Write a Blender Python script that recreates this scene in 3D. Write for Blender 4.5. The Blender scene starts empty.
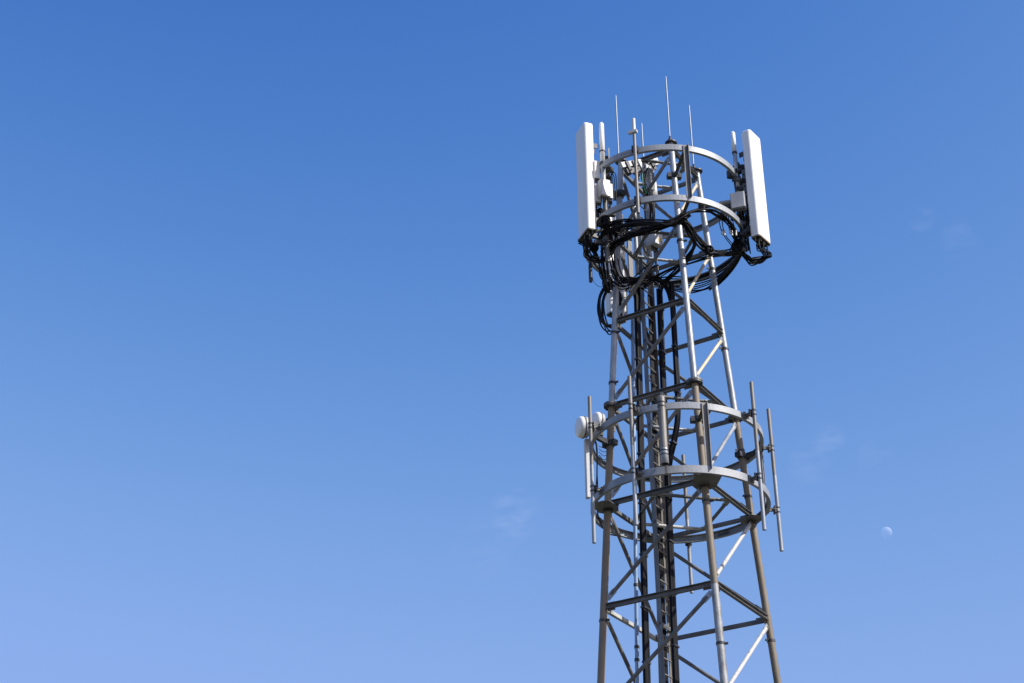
import bpy, math, random
from mathutils import Vector, Matrix
random.seed(7)
PI = math.pi
sc = bpy.context.scene
COL = sc.collection

# ------------------------------------------------------------------ camera numbers
FPX, PITCH, ROLL = 1582.4431, 0.5127, 0.0056
CAM = Vector((0, 0, 1.65)); H = 1.65
_r, _u = Vector((1, 0, 0)), Vector((0, -math.sin(PITCH), math.cos(PITCH)))
FW = Vector((0, math.cos(PITCH), math.sin(PITCH)))
RT = _r * math.cos(ROLL) - _u * math.sin(ROLL)
UP = _r * math.sin(ROLL) + _u * math.cos(ROLL)

def ray(px, py): return FW + RT * ((px - 512) / FPX) + UP * ((341.5 - py) / FPX)
TC = Vector((2.4705, 21.6, 0))          # tower axis
RC = Vector((2.4506, 21.4, 0))          # centre of the antenna rings
def at(px, py, yo=0.0):                 # surveyed point at depth yo from the ring centre
    d = ray(px, py); return CAM + d * ((RC.y + yo) / d.y)
def cyl(px, py, rho, far=False):        # surveyed point on a vertical cylinder round the rings
    d = ray(px, py); ox, oy = CAM.x - RC.x, CAM.y - RC.y
    a = d.x * d.x + d.y * d.y; b = 2 * (ox * d.x + oy * d.y); c = ox * ox + oy * oy - rho * rho
    q = max(b * b - 4 * a * c, 0.0); s = math.sqrt(q)
    return CAM + d * ((-b + (s if far else -s)) / (2 * a))
def onz(px, py, z):
    d = ray(px, py); return CAM + d * ((z - CAM.z) / d.z)
def zrow(P, py):                        # height on the vertical through P seen at that elevation
    k = 341.5 - py; x, y = P.x - CAM.x, P.y - CAM.y
    a = x * UP.x + y * UP.y; b = x * FW.x + y * FW.y
    return CAM.z + (k * b - FPX * a) / (FPX * UP.z - k * FW.z)

# ------------------------------------------------------------------ materials
def mat(name, base, rough=.5, metal=0.0, var=None, scale=6, detail=6, stretch=(1, 1, 1), lo=.35, hi=.65, bump=0.0, bscale=40, spec=.5):
    m = bpy.data.materials.new(name); m.use_nodes = True
    nt = m.node_tree; b = nt.nodes['Principled BSDF']
    b.inputs['Base Color'].default_value = (*base, 1)
    b.inputs['Roughness'].default_value = rough
    b.inputs['Metallic'].default_value = metal
    b.inputs['Specular IOR Level'].default_value = spec
    tc = nt.nodes.new('ShaderNodeTexCoord'); mp = nt.nodes.new('ShaderNodeMapping')
    mp.inputs['Scale'].default_value = stretch
    nt.links.new(tc.outputs['Object'], mp.inputs[0])
    if var:
        n = nt.nodes.new('ShaderNodeTexNoise'); n.inputs['Scale'].default_value = scale; n.inputs['Detail'].default_value = detail
        nt.links.new(mp.outputs[0], n.inputs['Vector'])
        cr = nt.nodes.new('ShaderNodeValToRGB')
        cr.color_ramp.elements[0].position = lo; cr.color_ramp.elements[0].color = (*base, 1)
        cr.color_ramp.elements[1].position = hi; cr.color_ramp.elements[1].color = (*var[0], 1)
        for k, v in enumerate(var[1:]):
            e = cr.color_ramp.elements.new(hi + (k + 1) * .07); e.color = (*v, 1)
        nt.links.new(n.outputs['Fac'], cr.inputs[0]); nt.links.new(cr.outputs[0], b.inputs['Base Color'])
        mr = nt.nodes.new('ShaderNodeMapRange'); mr.inputs['To Min'].default_value = max(rough - .1, .05); mr.inputs['To Max'].default_value = min(rough + .15, 1)
        nt.links.new(n.outputs['Fac'], mr.inputs[0]); nt.links.new(mr.outputs[0], b.inputs['Roughness'])
    if bump:
        n2 = nt.nodes.new('ShaderNodeTexNoise'); n2.inputs['Scale'].default_value = bscale
        nt.links.new(mp.outputs[0], n2.inputs['Vector'])
        bp = nt.nodes.new('ShaderNodeBump'); bp.inputs['Strength'].default_value = bump; bp.inputs['Distance'].default_value = .01
        nt.links.new(n2.outputs['Fac'], bp.inputs['Height']); nt.links.new(bp.outputs[0], b.inputs['Normal'])
    return m
M = {}
M['galv'] = mat('galvanised_steel', (.25, .275, .30), .42, .2, var=[(.37, .395, .42), (.27, .28, .29), (.21, .19, .16)], scale=8, stretch=(1, 1, .35), hi=.6, bump=.15)
M['galv_dull'] = mat('dull_galvanised_steel', (.105, .108, .112), .55, .2, var=[(.175, .175, .175), (.12, .108, .09), (.17, .15, .12)], scale=8, stretch=(1, 1, .5), bump=.2)
M['ring'] = mat('ring_steel', (.23, .25, .275), .5, .15, var=[(.315, .335, .36), (.25, .26, .265), (.19, .17, .14)], scale=4, hi=.6, bump=.15)
M['brown'] = mat('weathered_brown_leg', (.15, .125, .09), .6, .05, var=[(.225, .19, .14), (.18, .17, .145), (.11, .088, .06)], scale=5, stretch=(1, 1, .3), bump=.25)
M['spangle'] = mat('spangled_galvanised_steel', (.15, .15, .145), .5, .15, var=[(.37, .385, .40), (.24, .25, .26), (.16, .13, .09)], scale=7, stretch=(1, 1, .6), bump=.2)
M['ladder'] = mat('ladder_steel', (.15, .17, .195), .5, .2, var=[(.25, .27, .295), (.18, .17, .15)], scale=8, stretch=(1, 1, .3), bump=.15)
M['tan'] = mat('primed_tan_brace', (.52, .40, .22), .6, .05, var=[(.62, .55, .42), (.66, .64, .58)], scale=4, stretch=(1, 1, .4))
M['pale'] = mat('stained_pale_brace', (.42, .42, .40), .6, .05, var=[(.50, .50, .48), (.36, .35, .33), (.20, .17, .14)], scale=6, stretch=(1, 1, .6), lo=.3, hi=.56, bump=.2)
M['pole'] = mat('pole_steel', (.16, .148, .13), .5, .2, var=[(.23, .22, .205), (.17, .155, .13)], scale=6, stretch=(1, 1, .3), bump=.15)
M['polelight'] = mat('pole_steel_light', (.24, .265, .295), .42, .2, var=[(.33, .355, .385)], scale=6, stretch=(1, 1, .3), bump=.1)
M['black'] = mat('black_cable_jacket', (.005, .0055, .008), .5, 0, var=[(.009, .0095, .013)], scale=12, spec=.18)
M['dark'] = mat('dark_bracket_steel', (.03, .031, .036), .5, .3, var=[(.075, .075, .08)], scale=10, bump=.1)
M['white'] = mat('white_radome', (.80, .81, .80), .35, 0, var=[(.78, .785, .77), (.68, .68, .65), (.74, .74, .72)], scale=5, stretch=(1, 1, .15), lo=.3, hi=.6)
M['base'] = mat('brown_antenna_base', (.15, .12, .08), .6, 0, var=[(.24, .20, .14)], scale=14)
M['box'] = mat('light_grey_cabinet', (.52, .53, .53), .45, 0, var=[(.60, .61, .61)], scale=6)
M['grey'] = mat('grey_cabinet', (.33, .34, .35), .5, .05, var=[(.42, .43, .44)], scale=6)
M['yellow'] = mat('yellow_label', (.65, .42, .05), .5)
M['green'] = mat('green_earth_wire', (.03, .22, .12), .5)
M['conduit'] = mat('blue_grey_conduit', (.22, .33, .50), .35, .2, var=[(.30, .42, .60)], scale=3)
M['concrete'] = mat('concrete', (.33, .32, .30), .85, 0, var=[(.42, .41, .38)], scale=3, bump=.3)
M['ground'] = mat('grass_ground', (.07, .068, .04), .95, 0, var=[(.10, .092, .06), (.14, .125, .09)], scale=.8, bump=.4, bscale=8)

# ------------------------------------------------------------------ mesh builder
class MB:
    def __init__(s): s.v = []; s.f = []; s.sm = []; s.mi = []; s.cur = 0
    def face(s, idx, smooth=False): s.f.append(tuple(idx)); s.sm.append(smooth); s.mi.append(s.cur)
    def tube(s, pts, r, n=12, caps=True):
        pts = [Vector(p) for p in pts]
        rs = r if isinstance(r, (list, tuple)) else [r] * len(pts)
        t0 = (pts[1] - pts[0]).normalized()
        ax = Vector((0, 0, 1)) if abs(t0.z) < .9 else Vector((1, 0, 0))
        nrm = t0.cross(ax).normalized(); rings = []
        for i, p in enumerate(pts):
            if i == 0: t = t0
            elif i == len(pts) - 1: t = (pts[i] - pts[i - 1])
            else: t = (pts[i + 1] - pts[i - 1])
            t = t.normalized() if t.length > 1e-9 else t0
            nrm = (nrm - t * nrm.dot(t))
            nrm = nrm.normalized() if nrm.length > 1e-6 else t.orthogonal().normalized()
            bn = t.cross(nrm); b = len(s.v)
            for k in range(n):
                a = 2 * PI * k / n
                s.v.append(p + (nrm * math.cos(a) + bn * math.sin(a)) * rs[i])
            rings.append(b)
        for i in range(len(pts) - 1):
            a, b = rings[i], rings[i + 1]
            for k in range(n):
                k2 = (k + 1) % n; s.face((a + k, a + k2, b + k2, b + k), True)
        if caps:
            for a, rev in ((rings[0], True), (rings[-1], False)):
                b = len(s.v); s.v += [s.v[a + k].copy() for k in range(n)]
                ix = list(range(b, b + n)); s.face(ix[::-1] if rev else ix)
        return s
    def box(s, c, x, y, z):             # centre and three half-axis vectors
        c, x, y, z = map(Vector, (c, x, y, z)); b = len(s.v)
        for i in (-1, 1):
            for j in (-1, 1):
                for k in (-1, 1): s.v.append(c + x * i + y * j + z * k)
        for q in ((0, 1, 3, 2), (4, 6, 7, 5), (0, 4, 5, 1), (2, 3, 7, 6), (0, 2, 6, 4), (1, 5, 7, 3)): s.face([b + k for k in q])
        return s
    def prism(s, prof, p0, p1, ux, uz):  # profile (a,b) swept p0->p1 with axes ux,uz
        p0, p1 = Vector(p0), Vector(p1); n = len(prof); b = len(s.v)
        for P in (p0, p1):
            for a, c in prof: s.v.append(P + ux * a + uz * c)
        for k in range(n):
            k2 = (k + 1) % n; s.face((b + k, b + k2, b + n + k2, b + n + k))
        s.face([b + k for k in range(n)][::-1]); s.face([b + n + k for k in range(n)])
        return s
    def plate(s, poly, z0, z1):
        n = len(poly); b = len(s.v)
        for z in (z0, z1):
            for p in poly: s.v.append(Vector((p[0], p[1], z)))
        for k in range(n):
            k2 = (k + 1) % n; s.face((b + k, b + k2, b + n + k2, b + n + k))
        s.face([b + k for k in range(n)][::-1]); s.face([b + n + k for k in range(n)])
        return s
    def lathe(s, prof, o, ax=Vector((0, 0, 1)), n=24):   # (r, h) list along axis
        o = Vector(o); ax = ax.normalized(); u = ax.orthogonal().normalized(); w = ax.cross(u); b = len(s.v); m = len(prof)
        for r, h in prof:
            for k in range(n):
                a = 2 * PI * k / n; s.v.append(o + ax * h + (u * math.cos(a) + w * math.sin(a)) * r)
        for i in range(m - 1):
            for k in range(n):
                k2 = (k + 1) % n; s.face((b + i * n + k, b + i * n + k2, b + (i + 1) * n + k2, b + (i + 1) * n + k), True)
        return s
    def build(s, name, m, parent=None, origin=None):
        me = bpy.data.meshes.new(name); o_ = Vector(origin) if origin is not None else Vector((0, 0, 0))
        me.from_pydata([tuple(Vector(v) - o_) for v in s.v], [], s.f)
        ms = m if isinstance(m, (list, tuple)) else [m]
        for q in ms: me.materials.append(q)
        me.polygons.foreach_set('use_smooth', s.sm); me.polygons.foreach_set('material_index', s.mi); me.update()
        o = bpy.data.objects.new(name, me); COL.objects.link(o)
        if parent: o.parent = parent
        elif origin is not None: o.location = o_
        return o
def tag(o, label=None, cat=None, group=None, kind=None):
    if label: o['label'] = label
    if cat: o['category'] = cat
    if group: o['group'] = group
    if kind: o['kind'] = kind
    return o
def thing(name, loc, label, cat, group=None, rz=0):
    o = bpy.data.objects.new(name, None); o.empty_display_size = .2; COL.objects.link(o)
    o.location = loc; o.rotation_euler = (0, 0, rz); return tag(o, label, cat, group)
def dup(root, loc, rz, label):
    r = root.copy(); COL.objects.link(r); r.location = loc; r.rotation_euler = (0, 0, rz); r['label'] = label
    for ch in list(root.children):
        c = ch.copy(); COL.objects.link(c); c.parent = r
        for g in list(ch.children):
            d = g.copy(); COL.objects.link(d); d.parent = c
    return r
def spline(pts, per=7):
    P = [Vector(p) for p in pts]; P = [P[0] * 2 - P[1]] + P + [P[-1] * 2 - P[-2]]; out = []
    for i in range(1, len(P) - 2):
        a, b, c, d = P[i - 1:i + 3]
        for k in range(per):
            t = k / per
            out.append(.5 * ((2 * b) + (c - a) * t + (2 * a - 5 * b + 4 * c - d) * t * t + (3 * b - a - 3 * c + d) * t ** 3))
    out.append(P[-2]); return out
def rv(s): return Vector((random.uniform(-s, s), random.uniform(-s, s), random.uniform(-s, s)))

# ------------------------------------------------------------------ setting
g = MB(); R_ = 4000; g.plate([(R_ * math.cos(2 * PI * k / 48), R_ * math.sin(2 * PI * k / 48)) for k in range(48)], -.5, 0)
tag(g.build('ground', M['ground']), kind='structure')
b = MB(); b.plate([(TC.x - 2.3, TC.y - 2.3), (TC.x + 2.3, TC.y - 2.3), (TC.x + 2.3, TC.y + 2.3), (TC.x - 2.3, TC.y + 2.3)], .004, .2)
tag(b.build('concrete_pad', M['concrete'], origin=(TC.x, TC.y, 0)), 'square concrete pad under the tower legs', 'concrete pad')

# ------------------------------------------------------------------ the lattice tower
tower = thing('lattice_tower', (TC.x, TC.y, 0), 'tall four-legged steel lattice tower with circular antenna rings', 'tower')
TO = Vector((TC.x, TC.y, 0))
PSI = .2216
KA = {'F': 0, 'R': 1, 'B': 2, 'L': 3}
ZL = dict(cap=15.4921 + H, T2=13.9232 + H, A=12.386 + H, B=10.8971 + H, C=9.2732 + H, D=7.6861 + H, E=6.08 + H, G=4.4 + H, I=2.65 + H, J=.85 + H, K=.12 + .35)
ZL['T1'] = ZL['cap'] - .14
def rad(z): return 1.7816 - .0725 * (z - H)
def leg(k, z):
    th = -PI / 2 + PSI + KA[k] * PI / 2; r = rad(z)
    return Vector((TC.x + r * math.cos(th), TC.y + r * math.sin(th), z))
def legdir(k): return (leg(k, 17) - leg(k, 2)).normalized()
r1, r2 = .049, .053
zb = ZL['B']
for k in 'FRBL':
    m = MB(); d = legdir(k)
    m.cur = 0; m.tube([leg(k, zb), leg(k, ZL['cap'])], r1, 20)
    zs = ZL['D'] - .02 if k == 'F' else .2
    m.cur = 1; m.tube([leg(k, zb), leg(k, zs)], r2, 20)
    if k == 'F': m.cur = 2; m.tube([leg(k, zs), leg(k, .2)], r2 + .001, 20)
    lg = m.build('leg', [M['galv'], M['brown'], M['spangle']], tower, TO)
    for z, rr, mm, nm in ((zb, .118, 'dark', 'flange'), (ZL['cap'], .10, 'dark', 'cap_plate')):
        f = MB(); p = leg(k, z)
        if nm == 'cap_plate': f.tube([p - d * .012, p + d * .01], rr, 28); f.build(nm, [M[mm], M['galv_dull']], lg, TO); continue
        f.tube([p - d * .024, p + d * .001], rr, 28); f.cur = 1; f.tube([p + d * .004, p + d * .034], rr + .004, 28); f.cur = 0
        for q in range(8):
            a = q * PI / 4; e = d.orthogonal().normalized(); e2 = d.cross(e); c = p + (e * math.cos(a) + e2 * math.sin(a)) * (rr - .02)
            f.tube([c - d * .04, c + d * .05], .008, 6)
        f.build(nm, [M[mm], M['galv_dull']], lg, TO)
    f = MB(); f.box(leg(k, .22), (.2, 0, 0), (0, .2, 0), (0, 0, .02)); f.build('base_plate', M['galv_dull'], lg, TO)
    zz = {'F': [ZL['T2'] - .42, ZL['C'] - .33, ZL['D'] - .87, ZL['T1'] - .55], 'L': [ZL['B'] + .4, ZL['A'] - .2, ZL['D'] - .2, ZL['cap'] - .62],
          'R': [ZL['A'] - .28, ZL['B'] - .55, ZL['C'] + .32, ZL['D'] - .32, ZL['T2'] - .35], 'B': [ZL['B'] - .4, ZL['A'] - .4]}[k]
    for z in zz:                                     # band clamps with a lug
        f = MB(); p = leg(k, z); f.tube([p - d * .018, p + d * .018], r2 + .008, 20)
        s_ = Vector((1, -.2, 0)) if k == 'F' else Vector((.7 if k == 'L' else -.8, -.5, 0))
        s_.normalize(); f.box(p + s_ * (r2 + .025), s_ * .025, s_.cross(Vector((0, 0, 1))) * .006, (0, 0, .016))
        f.tube([p + s_ * (r2 + .03) - s_.cross(Vector((0, 0, 1))) * .03, p + s_ * (r2 + .03) + s_.cross(Vector((0, 0, 1))) * .03], .007, 6)
        f.build('band_clamp', M['dark'], lg, TO)

CH = [(-.003, -.038), (.05, -.038), (.05, -.031), (.004, -.031), (.004, .031), (.045, .031), (.045, .038), (-.003, .038)]
def beam(a, b, z, m='galv_dull'):
    p, q = leg(a, z), leg(b, z); t = (q - p).normalized(); out = t.cross(Vector((0, 0, 1))).normalized()
    if out.dot((p + q) / 2 - Vector((TC.x, TC.y, z))) < 0: out = -out
    p, q = p + t * (r2 + .004), q - t * (r2 + .004)
    hs = .72 if 'B' in (a, b) else 1.0
    mb = MB().prism([(x, y * hs) for x, y in CH], p, q, out, Vector((0, 0, 1)))
    bm_ = mb.build('horizontal_beam', M[m], tower, TO)
    for e, s_ in ((p, 1), (q, -1)):
        g = MB()
        g.box(e + t * s_ * .06 - out * .010, t * .06, out * .005, (0, 0, .062 * (.75 if hs < 1 else 1)))
        for i in (0, 1): g.tube([e + t * s_ * (.04 + .045 * i) - out * .02, e + t * s_ * (.04 + .045 * i) + out * .025], .009, 6)
        g.build('joint_plate', M['galv_dull'], bm_, TO)
def strut(p, q, r, m, out, name='diagonal_brace'):
    t = (q - p).normalized(); mb = MB().tube([p + t * .10, p + t * .16, q - t * .16, q - t * .10], [r * .75, r, r, r * .75], 12)
    o = mb.build(name, M[m], tower, TO)
    for e, s_ in ((p, 1), (q, -1)):
        g = MB()
        w = t.cross(out).normalized(); g.box(e + t * s_ * .10, t * .085, out * .009, w * .040)
        g.tube([e + t * s_ * .05 - out * .022, e + t * s_ * .05 + out * .022], .011, 6)
        g.tube([e + t * s_ * .12 - out * .022, e + t * s_ * .12 + out * .022], .011, 6)
        g.build('end_plate', M['galv'], o, TO)
lv = ['T1', 'T2', 'A', 'B', 'C', 'D', 'E', 'G', 'I', 'J']
faces = [('L', 'F'), ('F', 'R'), ('R', 'B'), ('B', 'L')]
for n_ in lv:
    for a, b_ in faces: beam(a, b_, ZL[n_], 'pale' if (n_ == 'D' and (a, b_) == ('B', 'L')) else 'galv_dull')
# diagonals run one way round the tower: upper end on the first leg, lower end on the second
for i in range(len(lv) - 1):
    for up_, lo_ in (('F', 'L'), ('R', 'F'), ('B', 'R'), ('L', 'B')):
        p, q = leg(up_, ZL[lv[i]] - .07), leg(lo_, ZL[lv[i + 1]] + .07); t = (q - p).normalized()
        out = t.cross(Vector((0, 0, 1))).normalized()
        if out.dot(p + q - TC * 2) < 0: out = -out
        mm = 'galv_dull'
        if (up_, lo_) == ('R', 'F'): mm = ['tan', 'tan', 'tan', 'galv', 'pale', 'pale'][i] if i < 6 else 'galv'
        elif i in (0, 1) : mm = 'galv_dull'
        elif up_ == 'F' and i == 3: mm = 'pole'
        strut(p + t * r2, q - t * r2, .029 if mm != 'tan' else .025, mm, out)
for n_ in ('T1', 'T2', 'B', 'C'):
    mid = {}
    for a, b_ in faces: mid[a + b_] = (leg(a, ZL[n_]) + leg(b_, ZL[n_])) / 2 - Vector((0, 0, .02))
    for a, b_ in (('LF', 'FR'), ('FR', 'RB'), ('RB', 'BL'), ('BL', 'LF')):
        mm = 'pale' if (n_, a) == ('C', 'RB') else ('galv' if a == 'RB' else 'galv_dull')  # sunlit rear brace gets lighter steel: sunlight put into its colour
        strut(mid[a], mid[b_], .026, mm, Vector((0, 0, 1)), 'plan_brace')

# rings -------------------------------------------------------------
ZR = [14.8074 + H, 13.8483 + H, 10.2658 + H, 9.2603 + H]; RR = [1.29, 1.30, 1.293, 1.3124]
def legaz(k, z):
    p = leg(k, z) - RC; return math.atan2(p.y, p.x)
AZ = {k: -PI / 2 + PSI + KA[k] * PI / 2 for k in KA}
AZ['B'] += .12
HB = .05
for i, (z, R) in enumerate(zip(ZR, RR)):
    hb = .05 if i != 3 else .056
    prof = [(R, -hb), (R, hb), (R - .05, hb), (R - .05, hb - .009), (R - .008, hb - .009), (R - .008, -hb + .009), (R - .05, -hb + .009), (R - .05, -hb)]
    m = MB(); N = 128; n = len(prof)
    for j in range(N):
        a = 2 * PI * j / N
        for r_, h_ in prof: m.v.append(RC + Vector((r_ * math.cos(a), r_ * math.sin(a), z + h_)))
    for j in range(N):
        for q in range(n):
            j2, q2 = (j + 1) % N, (q + 1) % n
            m.face((j * n + q, j2 * n + q, j2 * n + q2, j * n + q2))
    ring = m.build('antenna_ring', M['ring'], tower, TO)
    # splice plates where the ring halves bolt together
    for a in (AZ['F'] - .75, AZ['F'] + 2.3):
        sp = MB()
        e = Vector((math.cos(a), math.sin(a), 0)); t = Vector((-e.y, e.x, 0))
        sp.box(RC + e * (R - .014) + Vector((0, 0, z)), e * .004, t * .09, (0, 0, hb - .014))
        for s_ in (-.06, -.02, .02, .06): sp.tube([RC + e * (R - .03) + t * s_ + Vector((0, 0, z)), RC + e * (R + .012) + t * s_ + Vector((0, 0, z))], .009, 6)
        sp.build('splice_plate', M['galv_dull'], ring, TO)
    for k in 'FRBL':
        a = AZ[k]; e = Vector((math.cos(a), math.sin(a), 0)); t = Vector((-e.y, e.x, 0))
        rp = RC + e * (R - .055) + Vector((0, 0, z)); lp = leg(k, z)
        if i == 3:                                   # wide horizontal gusset between leg and ring
            lpx = Vector((lp.x, lp.y, 0)); ee = (rp - lp); ee.z = 0; L_ = ee.length; ee.normalize(); tt = Vector((-ee.y, ee.x, 0))
            poly = [lpx - ee * .13 - tt * .10, lpx - ee * .02 - tt * .17, lpx + ee * (L_ - .0) - tt * .2, lpx + ee * (L_ + .03) - tt * .08, lpx + ee * (L_ + .03) + tt * .08, lpx + ee * (L_ + .0) + tt * .2, lpx - ee * .02 + tt * .17, lpx - ee * .13 + tt * .10]
            lim = []
            for q in poly:
                v = Vector((q.x - RC.x, q.y - RC.y, 0))
                if v.length > R - .012: v *= (R - .012) / v.length
                lim.append(Vector((RC.x + v.x, RC.y + v.y, 0)))
            poly = lim
            MB().plate(poly, z - hb - .014, z - hb - .002).build('gusset_plate', M['galv_dull'], ring, TO)
            MB().tube([lp - Vector((0, 0, .11)), lp - Vector((0, 0, .068))], .075, 20).build('collar', M['dark'], ring, TO)
        else:
            dd = (rp - lp).normalized(); w = dd.cross(Vector((0, 0, 1))).normalized()
            ar = MB().prism([(-.028, -.038), (.028, -.038), (.028, -.03), (-.02, -.03), (-.02, .038), (-.028, .038)], lp + dd * .05, rp, w, Vector((0, 0, 1)))
            ar.build('ring_arm', M['dark'], ring, TO)
            c = MB().tube([lp - Vector((0, 0, .045)), lp + Vector((0, 0, .045))], .066, 18)
            c.box(lp + w * .085, w * .03, dd * .05, (0, 0, .04)); c.box(lp - w * .085, w * .03, dd * .05, (0, 0, .04))
            c.build('leg_clamp', M['dark'], ring, TO)
for i in (0, 2):                                     # uprights tying each pair of rings together
    for k in ('FB' if i == 0 else 'FRB'):
        a = AZ[k] + (.0 if k != 'R' else -.05); e = Vector((math.cos(a), math.sin(a), 0)); t = Vector((-e.y, e.x, 0)); R = RR[i]
        w, dpt = .037, .05
        pr = [(-w, -.002), (w, -.002), (w, dpt), (w - .008, dpt), (w - .008, .006), (-w, .006)]
        P0 = RC + e * (R + .012) + Vector((0, 0, ZR[i + 1] + .01)); P1 = RC + e * (R + .012) + Vector((0, 0, ZR[i] + .045))
        MB().prism(pr, P0, P1, t, e).build('upright', M['galv_dull'] if i == 0 else M['pole' if k == 'F' else 'ring'], tower, TO)

# ------------------------------------------------------------------ ladder
PL = at(657.6, 560, .62); LD = Vector((math.cos(PSI + PI / 4), math.sin(PSI + PI / 4), 0))
PR0 = onz(667.3, 565.0, zrow(PL, 560)); LW = .30
lad = thing('ladder', (PL.x + LD.x * LW / 2, PL.y + LD.y * LW / 2, 0), 'narrow steel access ladder running up inside the tower', 'ladder')
LO = Vector(lad.location); ztop = zrow(PL, 196)
out = LD.cross(Vector((0, 0, 1)))
for s_, mm in ((0, 'galv'), (1, 'pole')):
    p = Vector((PL.x, PL.y, .2)) + LD * LW * s_
    sg = 1 if s_ == 0 else -1
    MB().prism([(-.036 * sg, -.04), (.036 * sg, -.04), (.036 * sg, -.03), (-.024 * sg, -.03), (-.024 * sg, .03), (-.036 * sg, .03)], p, Vector((p.x, p.y, ztop)), LD, out).build('rail', M['ladder' if s_ == 0 else 'pole'], lad, LO)
z = .5
while z < ztop - .1:
    p = Vector((PL.x, PL.y, z)); MB().tube([p + LD * .024, p + LD * (LW - .024)], .0115, 8).build('rung', M['pole'], lad, LO); z += .238
for z in (ZL['cap'] - .3, ZL['T2'], ZL['A'], ZL['B'], ZL['C'], ZL['D'], ZL['E'], ZL['G'], ZL['I'], ZL['J']):
    p = Vector((PL.x, PL.y, z)) + LD * LW / 2; q = leg('B', z)
    m = MB(); m.box(p, LD * .2, out * .015, (0, 0, .02)); m.tube([p + LD * .12, q + Vector((0, 0, .02))], .014, 8); m.tube([p - LD * .12, q - Vector((0, 0, .02))], .014, 8)
    m.build('ladder_bracket', M['galv_dull'], lad, LO)

# ------------------------------------------------------------------ cables
def cable_run(name, label, paths, r, m='black', cat='cable', group=None, ties=None, n=7, per=7):
    o = Vector(paths[0][0]); t = thing(name, o, label, cat, group)
    for P in paths:
        MB().tube(spline(P, per), r * random.uniform(.72, 1.15) if name != 'cable_bundle' else r, n).build('cable', M[m], t, o)
    for q in (ties or []):
        c, d, rr = q; MB().tube([Vector(c) - Vector(d).normalized() * .016, Vector(c) + Vector(d).normalized() * .016], rr, 10).build('cable_tie', M['dark'], t, o)
    return t
def riser(name, label, pts, wid, rows, cols, r, dirv=LD, group='black feeder cable bundles running down the tower'):
    pts = [Vector(p) for p in pts]; nrm = dirv.cross(Vector((0, 0, 1))).normalized(); P = []
    for i in range(cols):
        for j in range(rows):
            off = dirv * ((i / (cols - 1) - .5) * wid) + nrm * ((j - (rows - 1) / 2) * r * 2.1)
            path = []
            for k, p in enumerate(pts): path.append(p + off + Vector((random.uniform(-1, 1), random.uniform(-1, 1), 0)) * r * .35)
            P.append(path)
    ties = []
    t = cable_run(name, label, P, r, group=group, n=7, per=4)
    tl = MB(); z = pts[-1].z + .5
    for a, b_ in zip(pts[:-1], pts[1:]):
        pass
    zt = pts[0].z - .35
    while zt > pts[-1].z:
        for a, b_ in zip(pts[:-1], pts[1:]):
            if b_.z <= zt <= a.z:
                f = (a.z - zt) / (a.z - b_.z); c = a.lerp(b_, f)
                MB().box(c, dirv * (wid / 2 + r * 1.5), nrm * (rows * r * 1.1 + .008), (0, 0, .014)).build('hanger_clamp', M['dark'], t, pts_origin(t))
                break
        zt -= .8
    return t
def pts_origin(t): return Vector(t.location)
def down(px, py, yo, zend=.25, n=6, lean=None):
    p = at(px, py, yo); q = Vector((p.x, p.y, zend)) if lean is None else lean
    return [p.lerp(q, k / n) for k in range(n + 1)]
def seg(a, b, zend=.25, n=9):          # straight riser through two surveyed points, carried on to the ground
    t = (b - a); e = a + t * ((a.z - zend) / (a.z - b.z)); return [a.lerp(e, k / n) for k in range(n + 1)]
riser('cable_bundle', 'flat black cable bundle left of the ladder, behind the left leg', seg(at(637.0, 296, .15), at(647.0, 683, .30)), .115, 2, 6, .0125)
riser('cable_bundle', 'broad black cable bundle hard against the right side of the ladder', seg(at(659.5, 290, .45), at(676.5, 683, .45)), .115, 2, 5, .013)
riser('cable_bundle', 'black cable bundle seen between the rails behind the ladder rungs', seg(at(649.5, 296, .85), at(666.5, 683, .85)), .10, 1, 5, .013)
b3 = [at(671.5, 284, .2), at(673, 310, .2), at(674.6, 335, .2), at(676, 360, .2), at(677.4, 385, .2), at(677.8, 405, .22), at(677.2, 422, .25), at(674, 440, .32), at(670, 458, .40), at(668.5, 475, .42), at(669.5, 500, .43)]
riser('cable_bundle', 'black cable bundle right of the ladder that bends in at the middle rings', b3, .095, 2, 4, .0125)
# blue-grey conduit
P = seg(at(632.5, 318, .45), at(637.3, 683, .45)); o = Vector((P[-1].x, P[-1].y, .2))
m = MB().tube(P, .03, 14); t = thing('conduit_pipe', o, 'slim blue grey conduit pipe standing left of the black cable bundle', 'pipe')
m.build('pipe', M['conduit'], t, o)
for yy in (420, 585, 660, 647):
    c = P[0].lerp(P[-1], (P[0].z - zrow(P[0], yy)) / (P[0].z - P[-1].z)); MB().tube([c - Vector((0, 0, .02)), c + Vector((0, 0, .02))], .038, 14).build('pipe_clip', M['dark'], t, o)

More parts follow.
